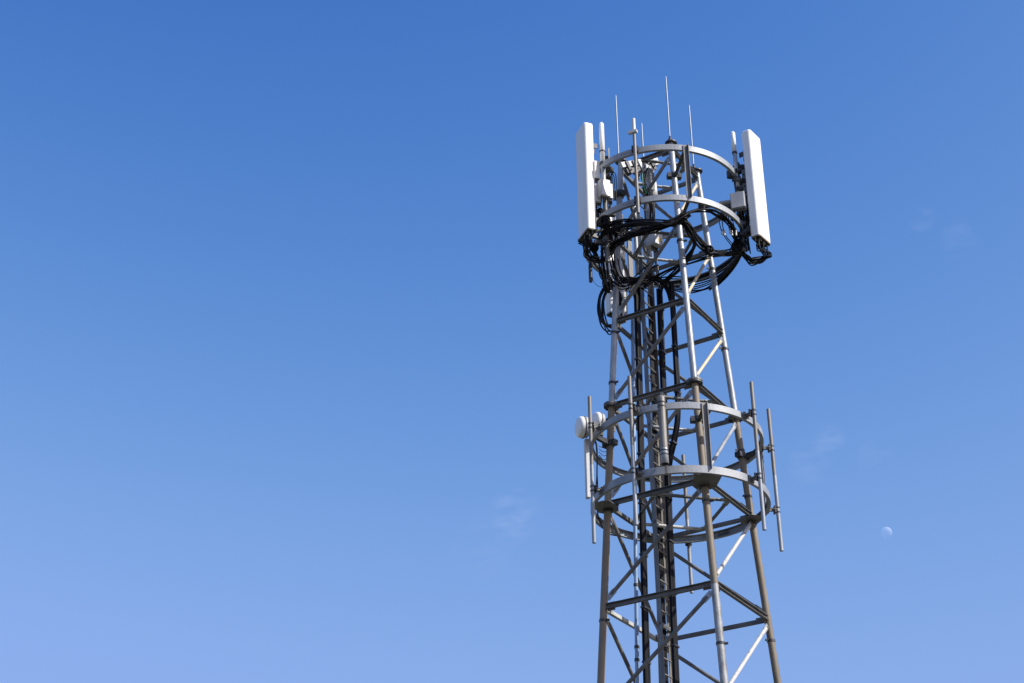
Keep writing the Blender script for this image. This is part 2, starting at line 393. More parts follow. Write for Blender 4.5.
def jit(base, n, s, s2=None):
    out_ = []
    for k in range(n):
        c = rv(s); out_.append([p + c + rv((s2 or s * .5)) for p in base])
    return out_
NR = [cyl(x, y, 1.20) for x, y in ((600, 237), (607, 231), (617, 226), (628, 224), (642, 222), (656, 222.5), (670, 222.5), (681, 218), (690, 212), (703, 209), (717, 213), (729, 222), (736, 235), (740, 247))]
cable_run('cable_swag', 'long swag of black cables wrapped round the front under the second ring', jit(NR, 7, .03, .02), .0125, group='loose black cables at the top rings')
cable_run('cable_swag', 'flat swag of black cables stretched from the left leg to the front knot', jit(NR[2:8], 9, .06, .016), .0115, group='loose black cables at the top rings')
cable_run('cable_swag', 'black cables bunched between the left panel base and the left leg', jit(NR[:4], 7, .08, .03), .012, group='loose black cables at the top rings')
B2 = [cyl(x, y, 1.12) for x, y in ((603, 251), (616, 243), (631, 236), (648, 230), (664, 226), (678, 221), (688, 214))]
cable_run('cable_swag', 'lower swag of black cables sloping down to the left leg', jit(B2, 7, .04, .02), .0125, group='loose black cables at the top rings')
B3 = [at(679, 219, -1.1), at(688, 224, -1.05), at(693.5, 235, -.9), at(693.5, 247, -.7), at(688, 259, -.5), at(679, 270, -.25), at(668, 280, 0), at(661, 289, .25), at(660, 305, .42)]
cable_run('cable_swag', 'black cables looping from the front knot back into the ladder bundle', jit(B3, 6, .03, .015), .0135, group='loose black cables at the top rings')
B4 = [at(683, 220, -1.1), at(691, 232, -1), at(699, 244, -.85), at(707, 250, -.7), at(716, 253, -.6), at(728, 254, -.45), at(738, 251, -.4)]
cable_run('cable_swag', 'black cable rope crossing the right leg towards the right-hand knot', jit(B4, 7, .035, .018), .0135, group='loose black cables at the top rings')
B5 = [cyl(x, y, 1.27, True) for x, y in ((741, 252), (736, 262), (727, 273), (716, 282), (704, 287.5), (690, 290), (676, 288), (662, 285), (648, 283), (634, 285))]
cable_run('cable_swag', 'fan of black cables sagging round the back of the second ring', [[p + Vector((0, 0, (k - 1.5) * .042 * math.sin(PI * min(i + .6, 9) / 9) + random.uniform(-.01, .01))) + rv(.012) for i, p in enumerate(B5)] for k in range(9)], .013, group='loose black cables at the top rings')
B6 = [at(741, 250, -.1), at(734, 263, .25), at(724, 276, .6), at(712, 286, .85)]
cable_run('cable_swag', 'dense black cable rope running from the right-hand knot down and back', jit(B6, 10, .05, .02), .0145, group='loose black cables at the top rings')
for lab, base, nn in (('thin black cables crossing behind the front leg just above the third panel', [at(640, 288, .2), at(655, 277, .2), at(672, 268, .1), at(690, 262, 0), at(708, 256, -.2)], 4),
                      ('slack black cables arching over the top of the ladder bundle', [at(628, 291, 0), at(636, 281, .1), at(648, 277, .2), at(661, 281, .3), at(668, 290, .4), at(672, 305, .3)], 8),
                      ('black cables dropping from the ladder head into the left bundle', [at(622, 283, -.1), at(630, 279, 0), at(637, 284, .1), at(638, 296, .15), at(637.8, 312, .15)], 6)):
    cable_run('cable_swag', lab, jit(base, nn, .04, .012), .012, group='loose black cables at the top rings')
tang = [[at(612, 226, -.4), at(620, 236, -.35), at(628, 231, -.3), at(640, 226, -.3), at(652, 224, -.4)],
        [at(604, 240, -.4), at(611, 248, -.35), at(619, 243, -.3), at(626, 234, -.35), at(636, 229, -.4)],
        [at(612, 262, -.2), at(618, 276, -.1), at(627, 283, 0), at(637, 280, .1), at(647, 272, .2), at(655, 265, .2)],
        [at(606, 272, -.1), at(611, 281, -.05), at(620, 286, 0), at(632, 283, .05), at(644, 285, .2)]]
for lab, base, nn in zip(('black cable tangle filling the gap left of the ladder under the second ring', 'black cables curving round the left leg under the second ring',
                          'black cables rising from the left leg towards the ladder head', 'black cables wrapped behind the left leg above the hanging coil'), tang, (4, 4, 4, 4)):
    cable_run('cable_swag', lab, jit(base, nn, .06, .03), .012, group='loose black cables at the top rings')
# coil at the left leg
c0 = at(609.5, 306, .22); e1 = (at(619.5, 306, .22) - c0) / 10; e2 = (at(609.5, 296, .22) - c0) / 10
t = thing('cable_coil', at(609.5, 330, .22), 'hanging coil of black cable loops beside the left leg', 'cable coil')
for k in range(9):
    rx, ry = random.uniform(4, 13.5), random.uniform(19, 25); cx = random.uniform(-.5, 1.5); ph = random.uniform(-.12, .12); dy = random.uniform(-.12, .12)
    pp = [c0 + e1 * (cx + rx * math.cos(a + ph)) + e2 * (ry * math.sin(a) - 1) + Vector((0, dy + .04 * math.cos(a * 2 + k), 0)) for a in [2 * PI * q / 32 for q in range(33)]]
    MB().tube(pp, .012, 6, caps=False).build('loop', M['black'], t, t.location)
MB().box(c0 + e2 * 22, e1 * 4, (0, .05, 0), e2 * 1.0).build('tie', M['dark'], t, t.location)

# ------------------------------------------------------------------ lightning rods on the leg caps
rods = []
def rod_proto(loc, label):
    t = thing('lightning_rod', loc, label, 'lightning rod', 'lightning rods on the leg tops')
    MB().tube([(0, 0, .0), (0, 0, .9), (0, 0, 1.32), (0, 0, 1.35)], [.0125, .012, .0105, .004], 10).build('rod', M['polelight'], t)
    MB().lathe([(0, 0), (.028, 0), (.028, .05), (.018, .06), (.016, .1), (0, .1)], (0, 0, 0), n=14).build('socket', M['dark'], t); return t
rl = {'F': 'thin lightning rod that stands highest, on the front leg top', 'L': 'thin lightning rod on the left leg top beside the white whip',
      'R': 'thin lightning rod on the right leg top', 'B': 'thin lightning rod on the rear leg, barely clearing the top ring'}
pr = None
for k in 'FLRB':
    p = leg(k, ZL['cap'] + .05); p = p + Vector((-.04 if k != 'F' else -.01, 0, 0))
    if pr is None: pr = rod_proto(p, rl[k])
    else: dup(pr, p, 0, rl[k])

# ------------------------------------------------------------------ mounting poles on the middle rings
def pole_proto(loc, rz, label, L, zc, stand):
    # local +x points outwards from the ring centre
    t = thing('mounting_pole', loc, label, 'pole', 'steel mounting poles round the middle rings', rz)
    m = MB(); m.tube([(0, 0, L * .52), (0, 0, L)], .0285, 16); m.cur = 1; m.tube([(0, 0, 0), (0, 0, L * .52)], .029, 16)
    m.build('pipe', [M['pole'], M['polelight']], t)
    for z in zc:
        c = MB()
        for dz in (-.035, .035): c.tube([(0, 0, z + dz - .009), (0, 0, z + dz + .009)], .036, 16)
        c.box((-.045, 0, z), (.012, 0, 0), (0, .05, 0), (0, 0, .055)); cl = c.build('clamp', M['dark'], t)
        c = MB(); c.box((-stand / 2 - .02, 0, z), (stand / 2 - .03, 0, 0), (0, .022, 0), (0, 0, .022)); c.box((-stand + .012, 0, z), (.006, 0, 0), (0, .06, 0), (0, 0, .045))
        for s_ in (-.045, .045): c.tube([(-stand - .04, s_, z), (-.02, s_, z)], .007, 6)
        c.build('standoff', M['galv_dull'], cl)
    return t
ST = .15; proto = None
defs = [((592.2, 481), 397, 543, False, 'left outermost steel pole on the middle rings, beside the two round dishes'),
        ((633.2, 461), 374, 525, False, 'long steel pole with a brown upper half in front of the middle rings'),
        ((758.8, 467), 383, 530, False, 'steel pole at the right of the middle rings, inner one of the right pair'),
        ((775.8, 489), 407, 551, True, 'rightmost steel pole standing clear of the middle rings'),
        ((687.6, 527), 455, 593, True, 'steel pole clamped to the rear of the lower middle ring')]
for (cx_, cy_), yt, yb, far, lab in defs:
    p = cyl(cx_, cy_, RR[3] + ST + .0, far)
    zt, z0 = zrow(p, yt), zrow(p, yb)
    a = math.atan2(p.y - RC.y, p.x - RC.x)
    if proto is None:
        L = 2.31; proto = pole_proto((p.x, p.y, z0), a, lab, L, (ZR[3] - z0 + .0, ZR[2] - z0 + .0), ST); zoff = z0; pz = z0
    else:
        q = dup(proto, (p.x, p.y, pz), a, lab)
        # each pole is slid a little in its clamps: shift the pipe only
        for ch in q.children:
            if ch.name.startswith('pipe'): ch.location.z = z0 - pz
    print('pole', lab[:24], round(zt, 2), round(z0, 2), 'len', round(zt - z0, 2), 'R', round((p - RC).xy.length, 2))
# stout short tube antenna
p = cyl(664.3, 452, RR[3] + .16); zt, z0 = zrow(p, 396), zrow(p, 464); a = math.atan2(p.y - RC.y, p.x - RC.x)
t = thing('tube_antenna', (p.x, p.y, z0), 'short stout grey brown tube antenna banded to the front of the middle rings', 'antenna', rz=a)
h = zt - z0
m = MB(); m.cur = 0; m.lathe([(.052, .0), (.056, .002), (.056, .22), (.054, .23)], (0, 0, 0), n=24); m.cur = 1; m.lathe([(.054, .23), (.055, h - .05), (.05, h - .01), (.03, h), (0, h)], (0, 0, 0), n=24); m.cur = 2; m.lathe([(.052, 0), (.046, .0), (.046, .1), (0, .1)], (0, 0, 0), n=24)
m.build('tube', [M['polelight'], M['pole'], M['dark']], t)
for z in (.17, h - .14):
    c = MB()
    for dz in (-.03, .03): c.tube([(0, 0, z + dz - .009), (0, 0, z + dz + .009)], .062, 20)
    c.box((-.09, 0, z), (.03, 0, 0), (0, .03, 0), (0, 0, .03)); c.build('band_clamp', M['dark'], t)
MB().box((-.10, 0, h / 2), (.012, 0, 0), (0, .02, 0), (0, 0, h / 2 + .1)).build('mounting_bar', M['galv_dull'], t)

# ------------------------------------------------------------------ round microwave dishes
def dish(loc, d, label, s=1.0):
    t = thing('microwave_dish', loc, label, 'dish', 'small round drum antennas at the left of the upper middle ring')
    d = Vector(d).normalized(); o = Vector((0, 0, 0)); R = .165 * s
    m = MB().lathe([(0, .06 * s), (R * .5, .056 * s), (R * .8, .044 * s), (R * .93, .028 * s), (R * .99, .004 * s), (R * .99, -.03 * s)], o, d, 36); m.build('radome', M['white'], t)
    m = MB().lathe([(R * .99, -.03 * s), (R * 1.03, -.03 * s), (R * 1.03, -.05 * s), (R * .97, -.05 * s)], o, d, 36); m.build('rim', M['galv_dull'], t)
    m = MB().lathe([(R * .97, -.05 * s), (R * .95, -.10 * s), (R * .5, -.15 * s), (R * .3, -.14 * s), (R * .3, -.2 * s), (0, -.2 * s)], o, d, 28); m.build('reflector', M['grey'], t)
    m = MB(); c = -d * .25 * s; x = d; y = d.cross(Vector((0, 0, 1))).normalized(); m.box(c, x * .05, y * .055, (0, 0, .07)); m.box(c - d * .07 + Vector((0, 0, -.01)), x * .03, y * .03, (0, 0, .1)); m.build('radio_unit', M['dark'], t)
    return t
dish(at(580.5, 427.2, -.32), (-.95, -.30, -.05), 'white round dish sticking out furthest left by the outer pole')
dish(at(596, 421, -.02), (-.88, -.46, .02), 'smaller white round dish tucked behind the outer left pole', .86)
# slim panel beside the left pole
def slim(loc, rz, h, label):
    t = thing('panel_antenna', loc, label, 'antenna', rz=rz)
    MB().prism([(-.03, -.045), (.02, -.045), (.03, -.03), (.03, .03), (.02, .045), (-.03, .045)], (0, 0, 0), (0, 0, h), Vector((1, 0, 0)), Vector((0, 1, 0))).build('radome', M['box'], t)
    MB().box((-.05, 0, h * .8), (.02, 0, 0), (0, .03, 0), (0, 0, .03)).build('bracket', M['dark'], t); MB().box((-.05, 0, h * .2), (.02, 0, 0), (0, .03, 0), (0, 0, .03)).build('bracket', M['dark'], t)
p = at(588.0, 498, -.12); slim((p.x, p.y, p.z), PI * 1.08, zrow(p, 440) - p.z, 'slim pale flat panel below the round dishes behind the left pole')
# ------------------------------------------------------------------ big white sector panels
PH, PW, PD = 2.035, .38, .165
def rr_prof(w, d, r, n=5):
    o = []
    for cx, cy, a0 in ((w / 2 - r, d / 2 - r, 0), (-w / 2 + r, d / 2 - r, 90), (-w / 2 + r, -d / 2 + r, 180), (w / 2 - r, -d / 2 + r, 270)):
        for k in range(n + 1):
            a = math.radians(a0 + 90 * k / n); o.append((cx + r * math.cos(a), cy + r * math.sin(a)))
    return o
def panel_proto(loc, rz, label):       # local -y is the front
    t = thing('panel_antenna', loc, label, 'antenna', 'tall white panel antennas on the top rings', rz)
    m = MB(); pf = rr_prof(PW, PD, .045, 7); n = len(pf); rows = []
    for z, s_ in ((0, 1), (PH - .05, 1), (PH - .02, .985), (PH - .005, .94), (PH, .86)):
        rows.append(len(m.v)); m.v += [Vector((x * s_, y * s_, z)) for x, y in pf]
    for a, b_ in zip(rows[:-1], rows[1:]):
        for k in range(n): m.face((a + k, a + (k + 1) % n, b_ + (k + 1) % n, b_ + k), abs(pf[k][0] - pf[(k + 1) % n][0]) < .03 and abs(pf[k][1] - pf[(k + 1) % n][1]) < .03)
    m.face(list(range(rows[-1], rows[-1] + n)))
    m.build('radome', M['white'], t)
    m = MB(); pf2 = rr_prof(PW - .012, PD - .012, .04, 7); n = len(pf2)
    m.v += [Vector((x, y, .0)) for x, y in pf] ; m.v += [Vector((x, y, -.022)) for x, y in pf2]; m.v += [Vector((x * .86, y * .78, .05)) for x, y in pf2]
    for k in range(n): m.face((k, (k + 1) % n, n + (k + 1) % n, n + k)); m.face((n + k, n + (k + 1) % n, 2 * n + (k + 1) % n, 2 * n + k))
    m.face(list(range(2 * n, 3 * n)))
    m.build('end_cap', M['base'], t)
    for i in range(5):
        for j in range(2):
            x, y = -.12 + .06 * i, -.03 + .06 * j
            m = MB().lathe([(0, -.0), (.016, 0), (.016, -.05), (.010, -.055), (.010, -.10), (0, -.10)], (x, y, .05), n=10); m.build('connector', M['galv' if (i + j) % 2 else 'dark'], t)
    for z in (.25, PH - .35):
        m = MB(); m.box((0, PD / 2 + .02, z), (.09, 0, 0), (0, .02, 0), (0, 0, .035)); m.box((-.07, PD / 2 + .07, z), (.008, 0, 0), (0, .05, 0), (0, 0, .045)); m.box((.07, PD / 2 + .07, z), (.008, 0, 0), (0, .05, 0), (0, 0, .045)); m.build('bracket', M['dark'], t)
    return t
def corner_place(corner, n_, t_):       # centre from a front corner, n_ = front normal, t_ = tangent towards that corner
    return corner - Vector(n_) * PD / 2 - Vector(t_) * PW / 2
nL = Vector((-.933, -.36, 0)); tL = Vector((.36, -.933, 0))
cL = at(587.6, 227, -.99); zP = cL.z
PLc = corner_place(cL, nL, tL)
nR = Vector((.8, -.6, 0)); tR = Vector((-.6, -.8, 0))
cR = onz(759.6, 233.5, zP); PRc = corner_place(cR, nR, tR)
n3 = Vector((-.57, .82, 0)); c3 = at(617.2, 314, 1.1); P3c = Vector((c3.x, c3.y, zrow(c3, 316)))
def rzn(n_): return math.atan2(n_.y, n_.x) + PI / 2
pp = panel_proto((PLc.x, PLc.y, zP), rzn(nL), 'tall white panel antenna at the left edge of the top rings')
dup(pp, (PRc.x, PRc.y, zP), rzn(nR), 'tall white panel antenna at the right edge of the top rings')
dup(pp, P3c, rzn(n3), 'tall white panel antenna behind the left leg, streaked with cable shadows')
print('panel rho', (PLc - RC).xy.length, (PRc - RC).xy.length, PRc - RC, zP, P3c.z)

# mounting pipes behind the panels
def vpipe(px, y1, y0, yo, r, name, label, cat, m='pole', group=None, far=None):
    p = at(px, y0, yo) ; zt = zrow(p, y1); t = thing(name, p, label, cat, group)
    MB().tube([(0, 0, 0), (0, 0, zt - p.z)], r, 16).build('pipe', M[m], t); return t, p, zt - p.z
def addclamps(t, h, zs, r, dirv, L, m='dark'):
    dirv = Vector(dirv).normalized(); w = dirv.cross(Vector((0, 0, 1)))
    for z in zs:
        c = MB(); c.tube([(0, 0, z - .05), (0, 0, z + .05)], r + .012, 14); c.box(dirv * (L / 2) + Vector((0, 0, z)), dirv * (L / 2), w * .03, (0, 0, .03)); c.box(dirv * .06 + Vector((0, 0, z)), dirv * .012, w * .09, (0, 0, .05))
        for s_ in (-.07, .07): c.tube([dirv * -.05 + w * s_ + Vector((0, 0, z)), dirv * .13 + w * s_ + Vector((0, 0, z))], .008, 6)
        c.build('clamp', M[m], t)
gp = 'mounting pipes behind the panel antennas'
t, p, h = vpipe(607.5, 162, 262, -.66, .036, 'mounting_pipe', 'grey mounting pipe between the left panel and the left leg', 'pipe', 'galv_dull', gp)
addclamps(t, h, (.35, .75, 1.35, h - .15), .036, (-1, -.1, 0), .2); addclamps(t, h, (.9, 1.75), .036, (1, .2, 0), .16)
t, p, h = vpipe(743.7, 151, 251, -.40, .036, 'mounting_pipe', 'dark mounting pipe just behind the right panel', 'pipe', 'galv_dull', gp)
addclamps(t, h, (.3, h - .35, h - .62, .8), .036, (.85, -.3, 0), .16); addclamps(t, h, (.62, 1.5, h - .5), .036, (-1, 0, 0), .16)
p = Vector((P3c.x, P3c.y, 0)) - n3 * .19
t = thing('mounting_pipe', (p.x, p.y, P3c.z - .2), 'white mounting pipe on the back of the third panel behind the left leg', 'pipe', gp)
MB().tube([(0, 0, 0), (0, 0, 2.2)], .03, 16).build('pipe', M['box'], t); addclamps(t, 2.2, (.5, 1.9), .03, n3, .08, 'grey')

# white whip antennas
def whip(px, y1, ym, y0, yo, r, label, sleeve):
    p = at(px, y0, yo); zt, zm = zrow(p, y1) - p.z, zrow(p, ym) - p.z
    t = thing('whip_antenna', p, label, 'antenna', 'white rod antennas beside the panels')
    MB().lathe([(0, zm), (r, zm), (r, zt - .03), (r * .6, zt), (0, zt)], (0, 0, 0), n=18).build('rod', M['white'], t)
    MB().lathe([(0, 0), (r * .9, 0), (r * .95, zm), (0, zm)], (0, 0, 0), n=18).build('sleeve', M[sleeve], t)
    for z in (zm + .0, zm * .45):
        MB().tube([(0, 0, z - .015), (0, 0, z + .015)], r + .008, 16).build('band', M['dark'], t)
    return t, p, zm, zt
t, p, zm, zt = whip(604.2, 123, 164, 196, -.78, .041, 'thick white rod antenna right beside the left panel', 'galv')
for z in (zm + .02, zm + .24): MB().tube([(0, 0, z - .012), (0, 0, z + .012)], .05, 16).build('band', M['dark'], t)
MB().box((.1, 0, zm + .12), (.012, 0, 0), (0, .05, 0), (0, 0, .16)).build('mounting_plate', M['grey'], t)
MB().box((.06, 0, zm + .12), (.03, 0, 0), (0, .015, 0), (0, 0, .03)).build('standoff', M['dark'], t)
whip(738.9, 132, 153, 200, -.50, .036, 'white tipped rod antenna rising left of the right panel', 'grey')

# cross-headed probe pole
p = cyl(637.9, 205, RR[1] + .06); z0, zt = zrow(p, 213) - 0, zrow(p, 119); t = thing('probe_pole', (p.x, p.y, z0), 'slim pole with a cross bar near its tip, fronting the top rings', 'pole'); h = zt - z0
m = MB(); m.tube([(0, 0, 0), (0, 0, h - .28)], .026, 14); m.build('pipe', M['pole'], t)
MB().tube([(0, 0, h - .28), (0, 0, h)], .03, 14).build('tip', M['box'], t)
zc = zrow(Vector((p.x, p.y, 0)), 132) - z0
MB().box((-.02, 0, zc), (.065, -.03, 0), (.012, .026, 0), (0, 0, .022)).build('cross_bar', M['box'], t)
for z in (ZR[0] - z0, ZR[1] - z0): MB().box((0, .035, z), (.05, 0, 0), (0, .03, 0), (0, 0, .05)).build('clamp', M['dark'], t)
vp = at(637.6, 274, .6)
t = thing('stub_pipe', vp, 'short pale pipe seen between the left leg and the ladder head', 'pipe'); MB().tube([(0, 0, 0), (0, 0, zrow(vp, 200) - vp.z)], .036, 14).build('pipe', M['polelight'], t); MB().tube([(0, 0, .3), (0, 0, .4)], .048, 14).build('clamp', M['dark'], t)

# ------------------------------------------------------------------ radio boxes
def rbox(px, py, yo, w, d, h, rz, label, m='box', fins=True, lab=None, conn=4):
    p = at(px, py, yo); t = thing('radio_unit', p, label, 'equipment box', 'small radio boxes at the top rings', rz)
    b_ = MB(); pf = rr_prof(w, d, min(w, d) * .12, 2); n = len(pf)
    b_.plate(pf, .0, h); b_.build('housing', M[m], t)
    if fins:
        f = MB()
        for k in range(6): f.box((-w * .38 + w * .152 * k, d / 2 + .012, h / 2), (.004, 0, 0), (0, .014, 0), (0, 0, h * .42))
        f.build('cooling_fins', M['grey'], t)
    for k in range(conn): MB().lathe([(0, 0), (.014, 0), (.014, -.05), (.008, -.05), (.008, -.1), (0, -.1)], (-w * .33 + w * .66 * k / max(conn - 1, 1), 0, 0), n=8).build('connector', M['dark'], t)
    if lab: MB().box((w * .15, -d / 2 - .003, h * .35), (w * .25, 0, 0), (0, .002, 0), (0, 0, h * .14)).build('label_plate', M['yellow'], t)
    MB().box((0, d / 2 + .04, h * .5), (w * .2, 0, 0), (0, .02, 0), (0, 0, h * .3)).build('mounting_bracket', M['dark'], t)
    return t
rbox(597.0, 179, -.74, .10, .07, .33, .3, 'small white rounded box just right of the left panel')
rbox(604.5, 197, -.80, .17, .12, .30, .45, 'white radio box below the left rod antenna')
rbox(597.8, 203, -.70, .13, .11, .33, .2, 'pale grey radio box half hidden behind the left panel')
rbox(610.2, 199, -.66, .07, .08, .27, .4, 'narrow pale box between the white radio box and the left leg')
rbox(739.0, 209, -.62, .23, .13, .28, -.35, 'grey radio box left of the right panel', 'grey')
rbox(654.5, 247, .1, .19, .22, .26, .75, 'white equipment box with a yellow sticker at the ladder head', 'box', lab=True)
# head frame equipment between left and rear legs
ta = at(621, 165.5, -.42); tb = at(653, 160.5, .0)
t = thing('equipment_bracket', ta, 'horizontal grey bracket arm with clamps inside the top ring', 'bracket')
dv = (tb - ta).normalized(); w = dv.cross(Vector((0, 0, 1))).normalized(); u = w.cross(dv)
m = MB().box((ta + tb) / 2, dv * ((tb - ta).length / 2), w * .03, u * .045); m.build('arm', M['box'], t, ta)
m = MB().box((ta + tb) / 2 - u * .12 - dv * .03, dv * ((tb - ta).length / 2 - .08), w * .035, u * .04); m.build('arm', M['dark'], t, ta)
MB().box(tb - u * .03, dv * .06, w * .06, u * .075).build('end_box', M['box'], t, ta)
for f in (.15, .35, .52, .7, .88):
    c = ta.lerp(tb, f) - u * .07; m = MB().box(c, dv * .03, w * .055, u * .11); m.tube([c + w * .08 - u * .05, c - w * .08 - u * .05], .012, 6); m.build('clamp', M['dark' if f != .52 else 'box'], t, ta)
p = at(650.5, 199, -.1)
t = thing('remote_radio_head', p, 'pale grey ribbed radio head hanging inside the top ring', 'equipment box', rz=.5)
m = MB(); hh = zrow(p, 166) - p.z
for z0_, z1_, s0, s1, ox0, ox1 in ((.0, hh * .5, .8, 1.05, .06, .02), (hh * .5, hh, 1.05, .75, .02, -.06)):
    pf = rr_prof(.15, .16, .04, 4); n = len(pf); b0 = len(m.v)
    m.v += [Vector((x * s0 + ox0, y * s0, z0_)) for x, y in pf] + [Vector((x * s1 + ox1, y * s1, z1_)) for x, y in pf]
    for k in range(n): m.face((b0 + k, b0 + (k + 1) % n, b0 + n + (k + 1) % n, b0 + n + k), True)
    m.face([b0 + k for k in range(n)][::-1]); m.face([b0 + n + k for k in range(n)])
m.build('housing', M['box'], t)
f = MB()
for k in range(7): f.box((-.07 + .016 * k, -.095, hh * .5), (.0025, 0, 0), (0, .014, 0), (0, 0, hh * .32))
f.build('cooling_fins', M['grey'], t)
p2 = [at(646, 168, -.25), at(643, 178, -.3), at(644, 188, -.3), at(647, 197, -.2), at(650, 208, -.1), at(652, 222, 0)]
cable_run('jumper_cable', 'black and tangled jumper cables hanging beside the ribbed radio head', jit(p2, 6, .05, .03), .010, group='short jumper cables')
cable_run('earth_wire', 'thin green earth wire beside the ribbed radio head', [[q + Vector((-.02, -.1, 0)) for q in p2[1:4]]], .008, 'green', 'wire')
p2 = [at(651, 196, 0), at(653, 210, .1), at(652.5, 225, .3), at(654, 240, .4), at(656, 262, .45), at(659, 285, .45)]
cable_run('jumper_cable', 'grey lead-in cables running from the radio head down the ladder', jit(p2, 4, .03, .012), .011, 'galv_dull', group='short jumper cables')

# short lower ends at the panels: jumper loops
def loops(label, ends, turn, gather, n, r=.011, sp=.05, group='short jumper cables'):
    P = []
    for k in range(n):
        a = ends[k % len(ends)] + rv(.012); path = [a, a - Vector((0, 0, .10 + random.random() * .08))] + [q + rv(sp) for q in turn] + [q + rv(sp * .6) for q in gather]
        P.append(path)
    cable_run('jumper_cable', label, P, r, group=group, n=6, per=6)
rzR = rzn(nR); rzL = rzn(nL)
def loc_panel(Pc, rz, x, y): return Pc + Matrix.Rotation(rz, 3, 'Z') @ Vector((x, y, 0))
eR = [loc_panel(Vector((PRc.x, PRc.y, zP - .05)), rzR, -.12 + .06 * i, -.03 + .06 * (i % 2)) for i in range(5)]
loops('black jumper cables looping under the right panel', eR, [at(768, 256, -.2), at(757, 262, -.25)], [at(747, 258, -.3), at(741, 250, -.35), at(738, 238, -.4)], 15, sp=.06)
eL = [loc_panel(Vector((PLc.x, PLc.y, zP - .05)), rzL, -.12 + .06 * i, -.03 + .06 * (i % 2)) for i in range(5)]
loops('black jumper cables looping under the left panel', eL, [at(588, 256, -.65), at(599, 260, -.6)], [at(609, 256, -.55), at(615, 245, -.6), at(617, 230, -.65)], 9, sp=.05)
loops('second tangle of black jumpers under the left panel close to the leg', eL[2:], [at(592, 250, -.6), at(597, 262, -.5)], [at(601, 274, -.35), at(605, 284, -.2), at(609, 292, -.0)], 7, sp=.05)
# knots
def knot(px, py, yo, R, n, label):
    c = at(px, py, yo); t = thing('cable_knot', c, label, 'cable knot', 'coiled cable knots')
    for k in range(n):
        ax = Vector((random.uniform(-1, 1), random.uniform(-1.5, -.2), random.uniform(-.6, .6))).normalized(); u_ = ax.orthogonal().normalized(); v_ = ax.cross(u_)
        rr_ = R * random.uniform(.55, 1); o = rv(R * .25)
        MB().tube([o + u_ * rr_ * math.cos(a) + v_ * rr_ * math.sin(a) * .85 for a in [2 * PI * q / 20 for q in range(21)]], .013, 6, caps=False).build('loop', M['black'], t)
    return t
knot(738.5, 247, -.35, .13, 20, 'bunched knot of black cable left of the right panel base')
knot(709.5, 250, -.75, .07, 8, 'small black cable knot lashed to the right leg')
knot(683, 217, -1.13, .08, 9, 'black cable knot at the front below the second ring')
knot(606, 237, -.5, .10, 10, 'bunched black cable knot right of the left panel base')
knot(599, 213, -.66, .075, 8, 'black cable knot under the pale boxes behind the left panel')
knot(594, 247, -.6, .08, 7, 'loose black cable knot hanging under the left panel')
knot(603, 222, -.82, .10, 12, 'black cable knot in front of the left end of the second ring')
knot(609, 213, -.80, .06, 7, 'small black cable knot just left of the left leg at the second ring')
knot(617, 229, -.75, .09, 9, 'black cable knot lashed over the left leg below the second ring')
# vertical cables on right and left mounts
p2 = [at(737.5, 166, -.45), at(736, 178, -.48), at(738.5, 197, -.42), at(741, 215, -.42), at(742.5, 232, -.42), at(741, 247, -.4)]
cable_run('jumper_cable', 'black cables strapped down the mount behind the right panel', jit(p2, 9, .045, .014), .013, group='short jumper cables')
p2 = [at(744, 172, -.35), at(746, 200, -.35), at(747, 218, -.35), at(746, 235, -.35), at(748, 252, -.3)]
cable_run('jumper_cable', 'black cables hugging the back of the right panel', jit(p2, 5, .03, .012), .012, group='short jumper cables')
p2 = [at(609, 178, -.62), at(608.5, 190, -.62), at(607, 205, -.62), at(604, 220, -.6), at(603, 238, -.5), at(604, 262, -.35), at(607, 284, -.15)]
cable_run('jumper_cable', 'black cables strung down the mount left of the left leg', jit(p2, 8, .06, .02), .012, group='short jumper cables')
p2 = [at(612, 222, -.3), at(613, 236, -.3), at(614, 250, -.25), at(617, 268, -.2), at(622, 284, -.1)]
cable_run('jumper_cable', 'black cables crossing in front of the third panel', jit(p2, 3, .05, .02), .011, group='short jumper cables')
p2 = [at(595, 205, -.7), at(596, 216, -.7), at(600, 222, -.7), at(606, 228, -.6)]
cable_run('jumper_cable', 'black cables curling from the back of the left panel', jit(p2, 6, .05, .03), .011, group='short jumper cables')
p2 = [at(612, 186, -.2), at(611.5, 176, -.2), at(613, 173, -.2), at(615, 178, -.2), at(615, 200, -.25)]
cable_run('jumper_cable', 'thin black leads bowing above the narrow pale box', jit(p2, 2, .02, .008), .008, group='short jumper cables')
# strands with pale connectors hanging inside the ring on the right
t = thing('hanging_leads', at(722, 213, -.8), 'thin hanging leads with pale plugs inside the second ring at the right', 'cables')
o = Vector(t.location)
for (x0, y0, x1, y1, x2, y2) in ((718, 213, 722, 232, 734, 249), (721, 212, 724.5, 233, 735, 247), (726, 213, 730, 231, 737, 245), (728, 215, 732, 233, 738, 246), (732, 218, 736, 233, 739, 244)):
    a, b_, c = at(x0, y0, -.75), at(x1, y1, -.65), at(x2, y2, -.4)
    MB().tube(spline([a, b_, c], 8), .008, 6).build('lead', M['black'], t, o)
    MB().tube([b_ + Vector((0, 0, .045)), b_ - Vector((0, 0, .045))], .015, 8).build('plug', M['box'], t, o)
# perforated rail by the right panel
p = at(745.5, 196, -.42); t = thing('perforated_rail', p, 'short pale perforated rail clipped beside the right panel', 'rail'); hh = zrow(p, 166) - p.z
m = MB(); m.box((0, 0, hh / 2), (.028, 0, 0), (0, .012, 0), (0, 0, hh / 2)); m.build('strip', M['polelight'], t)
for k in range(5): MB().tube([(0, -.02, hh * (.1 + .2 * k)), (0, -.01, hh * (.1 + .2 * k))], .014, 10).build('bolt', M['dark'], t)
